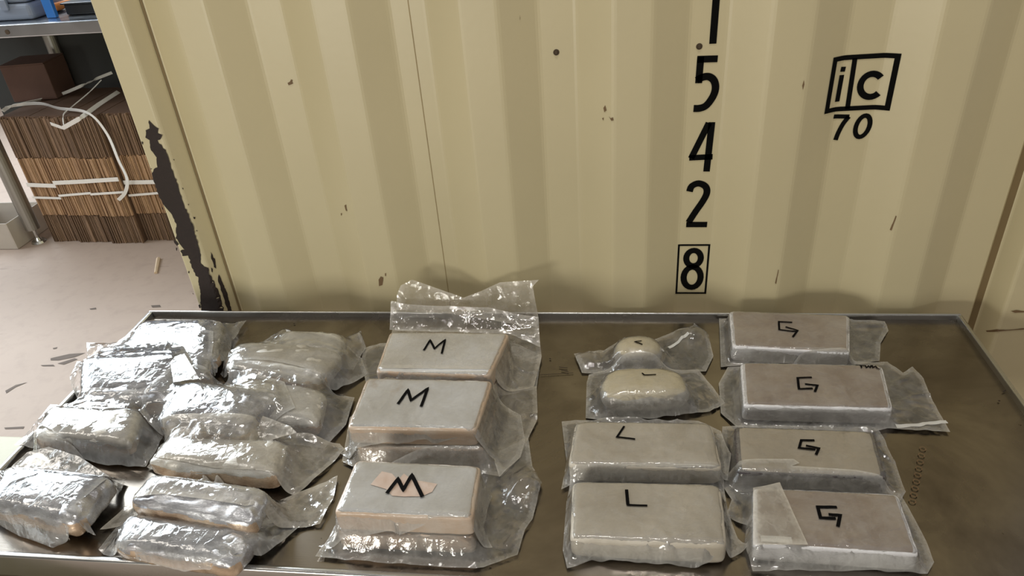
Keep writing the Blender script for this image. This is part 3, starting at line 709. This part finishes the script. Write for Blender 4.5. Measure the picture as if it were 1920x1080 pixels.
# flaps of the backmost bags standing against the container
sheet(n1b, q1b, S(580, 500, 3.725, [(560, 440), (570, 240), (700, 262), (900, 278), (1250, 285), (1440, 330), (1600, 350), (1612, 560), (1400, 470)]), (.55, -.100, ZB+.07), (0, -.55, .8), 'film', 3, .004, name='bag_flap')
sheet(n1, q1, S(580, 500, 3.725, [(610, 300), (612, 200), (640, 130), (720, 90), (830, 130), (1080, 215), (1200, 170), (1330, 110), (1605, 90), (1562, 135), (1600, 350), (1590, 420), (1440, 400), (1000, 330)]), (.55, -.060, ZB+.08), (.0, -.9, .42), 'film_soft', 4, .006, name='bag_flap')
stroke_on(n1, q1, h1, [], .001) if 0 else None

# ---- silvery packets on the left, back to front
def pillow(label, quad, z0, h, seed, mat='silver', n=8, mm=3.4, tilt=(0, 0), zq=None, lump=.004):
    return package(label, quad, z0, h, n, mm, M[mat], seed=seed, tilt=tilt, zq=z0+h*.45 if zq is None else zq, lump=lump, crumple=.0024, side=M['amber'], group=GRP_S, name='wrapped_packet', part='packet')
p, l, _ = pillow('bright silvery packet with a pointed bag corner, by the far left corner of the rim', [(268, 612), (424, 612), (412, 690), (220, 690)], ZB, .05, 41)
bag(p, l, [(277, 607), (440, 607), (462, 600), (450, 617), (437, 635), (427, 674), (408, 700), (195, 700), (192, 676), (225, 642)], 'film_left', seed=51, relax=160, lift=((455, 606, ZB+.02, .02),))
p, l, _ = pillow('dark silvery packet lying behind another, its right end and bag seam showing', [(188, 664), (402, 662), (400, 722), (176, 722)], ZB, .05, 42)
bag(p, l, [(164, 646), (197, 647), (410, 650), (410, 676), (404, 714), (390, 730), (160, 730), (166, 690)], 'film_left', seed=52, relax=160, lift=((172, 652, ZB+.03, .03),))
p, l, _ = pillow('silvery packet with amber sheen painted on its front, overhanging the left rim in the second row', [(158, 690), (352, 680), (338, 764), (150, 768)], ZB+.008, .056, 43, tilt=(0, .12))
bag(p, l, [(133, 712), (146, 682), (345, 662), (374, 711), (330, 770), (275, 775), (155, 770), (136, 728)], 'film_left', seed=53, relax=160)
p, l, _ = pillow('pale packet with whitish top, third from the back along the left rim', [(98, 775), (272, 780), (252, 850), (62, 835)], ZB+.006, .05, 44, 'silver2')
bag(p, l, [(30, 838), (50, 820), (97, 762), (270, 770), (306, 813), (293, 840), (272, 872), (203, 872), (146, 860), (98, 832), (60, 838)], 'film_left', seed=54, relax=160)
p, l, _ = pillow('large silvery packet with golden sheen painted on its front edge, in the near left corner', [(20, 888), (226, 908), (150, 1003), (-24, 965)], ZB+.004, .055, 45)
bag(p, l, [(-25, 890), (4, 885), (52, 850), (91, 840), (100, 850), (150, 858), (205, 890), (235, 900), (215, 935), (165, 985), (180, 1004), (150, 1012), (98, 1025), (34, 1003), (-30, 972)], 'film_left', seed=55, relax=160, folds=22)
p, l, _ = pillow('yellowish packet half hidden, nearest the back rim left of the M stacks', [(530, 636), (648, 640), (648, 676), (520, 670)], ZB, .048, 46, 'silver2')
bag(p, l, [(485, 642), (532, 616), (567, 628), (640, 634), (676, 617), (686, 650), (662, 690), (500, 690)], 'film_left', seed=56, relax=160, lift=((532, 622, ZB+.02, .025), (676, 625, ZB+.02, .02)))
p, l, _ = pillow('wide pale silver packet with smooth top, left of the backmost M stack', [(446, 654), (652, 668), (606, 732), (420, 708)], ZB+.004, .054, 47, 'silver2', 5)
bag(p, l, [(412, 698), (450, 642), (530, 638), (652, 664), (678, 670), (688, 698), (660, 716), (610, 738), (582, 727), (520, 714), (420, 708)], 'film_left', seed=57, relax=160)
p, l, _ = pillow('pale packet lying behind the silver one in the middle of the left group', [(445, 718), (616, 744), (600, 812), (465, 800)], ZB, .045, 48, 'silver2')
bag(p, l, [(442, 707), (625, 735), (664, 742), (648, 793), (608, 838), (525, 828), (450, 806)], 'film_left', seed=58, relax=160)
p, l, _ = pillow('bright silver packet with dark lower end, topmost in the middle of the left group', [(350, 732), (540, 752), (462, 830), (296, 806)], ZB+.012, .056, 49, tilt=(0, .06))
bag(p, l, [(270, 796), (284, 775), (347, 722), (380, 714), (436, 720), (543, 748), (563, 796), (545, 804), (468, 838), (325, 828), (285, 808)], 'film_left', seed=59, relax=160)
p, l, _ = pillow('dull tan packet below the bright one, its bag spreading towards the M stacks', [(316, 836), (545, 842), (524, 912), (280, 884)], ZB, .052, 50, 'silver2')
bag(p, l, [(274, 873), (320, 822), (543, 823), (636, 828), (646, 840), (610, 876), (552, 926), (522, 916), (413, 908), (310, 890)], 'film_soft', seed=60, relax=160, folds=22)
p, l, _ = pillow('wrapped packet with amber sheen painted on its front at the very front rim, under another packet', [(245, 978), (500, 1008), (442, 1078), (215, 1040)], ZB, .05, 51)
bag(p, l, [(183, 1028), (219, 982), (330, 960), (570, 976), (492, 1043), (442, 1076), (400, 1084), (354, 1082), (268, 1062), (193, 1037)], 'film_left', seed=61, relax=160, folds=22)
p, l, _ = pillow('wrapped packet with shiny bluish top resting on the packet at the front rim', [(290, 908), (514, 936), (474, 1000), (244, 956)], ZB+.026, .052, 52, tilt=(0, .12))
bag(p, l, [(180, 980), (232, 935), (294, 892), (413, 903), (517, 928), (630, 880), (622, 920), (596, 970), (504, 985), (476, 994), (330, 975), (240, 975)], 'film_soft', seed=62, relax=160, folds=24, z=ZB+.02)

def fold(tail, outline, z, mat='film_soft', seed=1, tilt=(0, 0)):
    r = next(o for o in bpy.data.objects if o.get('label', '').startswith(tail)); c = at_z(*outline[0], z)
    sheet(r, tuple(r.location), outline, (c[0], c[1], z), (-tilt[0], -tilt[1], 1), mat, seed, .0022, .004, 'folded_bag_end')
fold('bright silver packet with dark', [(483, 776), (545, 800), (557, 812), (466, 838), (470, 808)], ZB+.055, 'film_soft', 71, (0, .35))
fold('large silvery packet with golden', [(22, 876), (52, 848), (92, 838), (150, 857), (206, 894), (120, 888), (60, 880)], ZB+.055, 'film', 72, (0, .25))
fold('silvery packet with amber', [(318, 672), (345, 662), (374, 711), (326, 718)], ZB+.066, 'film', 73, (.1, .1))
fold('yellowish packet half hidden', [(536, 618), (567, 627), (562, 634), (541, 634)], ZB+.03, 'strip', 74, (0, .5))
# ------------------------------------------------------------------ cream cabinet left of the table
q = at_z(0, 816, T-.1)
cab = empty('metal_cabinet', (-.95, q[1]-.3, 0), 'pale cream metal cabinet just left of the steel table, cut by the frame edge', 'cabinet')
cl = (-.95, q[1]-.3, 0)
bm = bmesh.new(); box(bm, -1.4, q[0]+.1, q[1]-.6, q[1]-.004, .04, T-.13, .004); bm_obj('carcass', bm, M['cream_cab'], cab, cl)
bm = bmesh.new(); box(bm, -1.41, q[0]+.11, q[1]-.61, q[1], T-.13, T-.1, .006, 3); bm_obj('top_panel', bm, M['cream_cab'], cab, cl)

# ------------------------------------------------------------------ background bench and cardboard
BY = 1.9
BEN = empty('steel_bench', (-2.0, 2.25, 0), 'bright steel packing bench at the back left above the cardboard bundles', 'bench')
bo = (-2.0, 2.25, 0)
bm = bmesh.new(); box(bm, -3.1, -1.15, BY, BY+.8, T+.272, T+.332, .006, 3); bm_obj('bench_top', bm, M['bench'], BEN, bo)
for x, y in ((-2.47, BY+.05), (-1.25, BY+.05), (-2.47, BY+.75), (-1.25, BY+.75)):
    bm = bmesh.new(); tube(bm, (x, y, .085), (x, y, T+.28), .038); lg = bm_obj('leg', bm, M['zinc'], BEN, bo, smooth=False)
    bm = bmesh.new(); tube(bm, (x, y, 0), (x, y, .012), .04, .034); tube(bm, (x, y, .01), (x, y, .09), .011); tube(bm, (x, y, .012), (x, y, .03), .02, .014); bm_obj('levelling_foot', bm, M['rim'], lg, bo)
bm = bmesh.new(); box(bm, -3.0, -1.2, BY+.76, BY+.79, .12, T+.27, .002); bm_obj('back_sheet', bm, M['dark'], BEN, bo)  # back panel, coloured dark to carry the shade under the bench
bm = bmesh.new(); box(bm, -2.52, -2.42, BY+.02, BY+.06, T+.22, T+.275, .004); bm_obj('corner_bracket', bm, M['bench'], BEN, bo)
bm = bmesh.new(); tube(bm, (-2.075, BY+.004, T+.3), (-2.075, BY-.003, T+.3), .011); bm_obj('bolt', bm, M['rivet'], BEN, bo)
# bundles of flat cardboard on edge
ZT = T-.13
bx = [-2.372, -2.2, -1.995, -1.8, -1.60]
labs = ['bundle of flattened brown cardboard boxes on edge beside the bench leg, leftmost bundle', 'second bundle of flattened cardboard from the bench leg', 'third bundle of flattened cardboard, crossed by the long loose white strap', 'bundle of flattened cardboard partly hidden by the container post']
rnd = random.Random(3)
dy = [0, -.012, -.03, .0]
for b in range(4):
    x0, x1 = bx[b], bx[b+1]-.004
    yb = 1.945+dy[b]
    root = empty('cardboard_bundle', ((x0+x1)/2, yb+.25, 0), labs[b], 'cardboard', 'bundles of flattened cardboard')
    rl = ((x0+x1)/2, yb+.25, 0)
    ns = 27; w = (x1-x0)/ns
    for nm, za, zb_, mt, jo in (('lower_flaps', .002, T-.682, 'card_dark', .006), ('body_panels', T-.68, T-.347, 'card', .0), ('upper_flaps', T-.345, ZT, 'card_dark', .004)):
        bm = bmesh.new()
        for k in range(ns):
            j = rnd.uniform(-.006, .006)+jo; hz = rnd.uniform(-.006, .004)
            g = rnd.uniform(.55, .96)
            box(bm, x0+k*w, x0+k*w+w*g, yb+j, yb+.5, za, zb_+(hz if nm != 'upper_flaps' else hz*1.5))
        o = bm_obj(nm, bm, M[mt], root, rl); o['kind'] = 'stuff'
    bm = bmesh.new(); box(bm, x0+.002, x1, yb+.014, yb+.5, .004, ZT+.006); bm_obj('inner_board', bm, M['board'], root, rl)
    zz = T-.485+rnd.uniform(-.01, .02)
    for zc, hh in ((zz, .022), (zz-.075, .012)):
        bm = bmesh.new()
        sl = rnd.uniform(-.012, .02)
        r = bmesh.ops.create_cube(bm, size=1)
        for vv in r['verts']:
            a = vv.co.x+.5
            vv.co = Vector((x0-.002+a*(x1-x0+.004), yb-.009+(vv.co.y+.5)*.003, zc+sl*a+vv.co.z*hh))
        bm_obj('strap', bm, M['strap'], root, rl)
def strap(label, px, ys, w=.018, thick=.0012, kink=False):
    P = [Vector(at_y(x, y, yy)) if yy else Vector(at_z(x, y, ZT+.016)) for (x, y), yy in zip(px, ys)]
    Q = []
    N = len(P)
    for i in range(N-1):
        a, b, c, d = P[max(i-1, 0)], P[i], P[i+1], P[min(i+2, N-1)]
        for k in range(8):
            t = k/8; Q.append(b.lerp(c, t) if kink else .5*((2*b)+(c-a)*t+(2*a-5*b+4*c-d)*t*t+(3*b-a-3*c+d)*t**3))
    Q.append(P[-1]); vs, fs = [], []
    for i, p_ in enumerate(Q):
        d = (Q[min(i+1, len(Q)-1)]-Q[max(i-1, 0)]).normalized(); s = d.cross(Vector((.2, 1, .35))).normalized(); nn = s.cross(d)
        for a, b in ((-1, -1), (1, -1), (1, 1), (-1, 1)): vs.append(tuple(p_+s*(a*w/2)+nn*(b*thick)))
    for i in range(len(Q)-1):
        for k in range(4): a = 4*i+k; b = 4*i+(k+1) % 4; fs.append((a, b, b+4, a+4))
    fs += [(3, 2, 1, 0), tuple(len(vs)-4+k for k in range(4))]
    o = mesh('packing_strap', vs, fs, M['strap'])
    return tag(o, label, 'strap', 'loose white packing straps')
strap('long loose white plastic strap curling down the front of the cardboard', [(5, 208), (25, 198), (75, 194), (110, 203), (165, 212), (200, 250), (222, 300), (238, 335), (235, 360), (222, 375)], [0, 0, 0, 0, 1.90, 1.885, 1.88, 1.875, 1.885, 1.89])
strap('white strap pulled taut over the bundle tops to the right, kinked at the cardboard edge', [(95, 232), (118, 240), (150, 222), (185, 196), (222, 172)], [1.89, 1.885, 0, 0, 0], .021, kink=True)
strap('thin white strap looping over the bundle tops towards the back', [(10, 202), (60, 190), (110, 178), (150, 162), (180, 148), (210, 136)], [0, 0, 0, 2.3, 2.4, 2.45], .016)
strap('faint curled strap end standing above the cardboard edge', [(120, 238), (119, 215), (135, 200), (165, 175), (190, 150)], [1.885, 1.92, 2.05, 2.2, 2.3], .005)
# box under the bench, carton, things on the bench
root = empty('cardboard_box', (-2.34, 2.42, ZT), 'dark brown closed cardboard box on the bundles under the bench', 'box')
rl = (-2.34, 2.42, ZT)
bm = bmesh.new(); box(bm, -2.5, -2.26, 2.22, 2.43, ZT+.009, ZT+.2, .004); bm_obj('carton_body', bm, M['card_box'], root, rl)
bm = bmesh.new(); box(bm, -2.5, -2.26, 2.215, 2.43, ZT+.2, ZT+.206, .001); bm_obj('lid_flap', bm, M['card_box'], root, rl)
root.rotation_euler = (0, 0, math.radians(8))
c0 = at_z(38, 418, .0)
root = empty('open_carton', (-2.72, 2.0, 0), 'small greyish white open carton on the floor left of the bench leg', 'box'); rl = (-2.72, 2.0, 0)
for nm, a in (('front_wall', (-2.9, -2.54, 1.86, 1.866, .002, .16)), ('back_wall', (-2.9, -2.54, 2.14, 2.146, .002, .16)), ('side_wall', (-2.906, -2.9, 1.86, 2.146, .002, .16)), ('side_wall', (-2.54, -2.534, 1.86, 2.146, .002, .16)), ('carton_base', (-2.9, -2.54, 1.866, 2.14, .002, .008))):
    bm = bmesh.new(); box(bm, *a, .001, 1); bm_obj(nm, bm, M['white_box'], root, rl)
BT = T+.332
root = empty('tool_case', (-2.13, 2.1, BT), 'grey plastic tool case with ribbed sides on the bench top', 'case'); rl = (-2.13, 2.1, BT)
bm = bmesh.new(); box(bm, -2.36, -1.985, 1.99, 2.25, BT+.001, BT+.075, .02, 3); bm_obj('case_base', bm, M['grey_pl'], root, rl)
bm = bmesh.new(); box(bm, -2.35, -1.995, 2.0, 2.24, BT+.077, BT+.16, .02, 3); bm_obj('case_lid', bm, M['grey_pl'], root, rl)
bm = bmesh.new(); box(bm, -2.13, -2.09, 1.978, 1.995, BT+.05, BT+.1, .004); bm_obj('latch', bm, M['grey_pl'], root, rl)
root = empty('blue_rack', (-1.9, 2.1, BT), 'blue painted metal rack standing on the bench', 'rack'); rl = (-1.9, 2.1, BT)
for x, y in ((-1.905, 2.02), (-1.5, 2.02), (-1.905, 2.3), (-1.5, 2.3)):
    bm = bmesh.new(); box(bm, x-.024, x+.024, y-.012, y+.012, BT+.001, BT+.5, .003); bm_obj('upright', bm, M['blue'], root, rl)
for y in (2.02, 2.3):
    bm = bmesh.new(); box(bm, -1.885, -1.52, y-.012, y+.012, BT+.085, BT+.135, .003); bm_obj('cross_bar', bm, M['blue'], root, rl)
root = empty('black_tray', (-1.7, 2.2, BT), 'black plastic tray lying inside the blue rack on the bench', 'tray'); rl = (-1.7, 2.2, BT)
bm = bmesh.new(); box(bm, -1.86, -1.53, 2.06, 2.27, BT+.001, BT+.05, .006); bm_obj('tray_body', bm, M['black_pl'], root, rl)
bm = bmesh.new(); box(bm, -1.87, -1.53, 2.05, 2.275, BT+.05, BT+.058, .003); bm_obj('tray_lip', bm, M['black_pl'], root, rl)
root = empty('orange_tool', (-1.96, 2.3, BT), 'small orange handled tool between grey case and blue rack', 'tool'); rl = (-1.96, 2.3, BT)
bm = bmesh.new(); tube(bm, (-1.965, 2.12, BT+.03), (-1.955, 2.26, BT+.03), .02, .016); bm_obj('handle', bm, M['orange'], root, rl, smooth=False)
bm = bmesh.new(); tube(bm, (-1.955, 2.26, BT+.03), (-1.95, 2.36, BT+.03), .008); bm_obj('shaft', bm, M['zinc'], root, rl)
# on the floor
p0, p1 = at_z(297, 485, .004), at_z(292, 512, .004)
bm = bmesh.new(); tube(bm, p0, p1, .011, .008, 6); o = bm_obj('wood_splinter', bm, M['wood']); tag(o, 'pale thin splinter of wood on the concrete floor', 'splinter')
smears = [[(95, 672), (130, 664), (160, 662), (140, 670), (110, 676), (95, 676)], [(108, 682), (140, 672), (146, 674), (120, 684)], [(76, 685), (100, 684), (103, 687), (80, 687)], [(168, 579), (180, 577), (181, 580), (170, 581)], [(99, 653), (108, 651), (106, 654), (100, 655)], [(8, 802), (46, 800), (44, 804), (10, 805)], [(10, 733), (30, 722), (52, 717), (30, 726), (12, 738)], [(283, 573), (300, 572), (302, 576), (286, 577)]]
for s_ in smears:
    P = [tuple(at_z(x, y, 0)[:2]) for x, y in s_]
    v2, f2 = tri_poly(P, .03)
    o = mesh('floor_smear', [(q.x, q.y, .0012) for q in v2], f2, M['smudge'], fl)
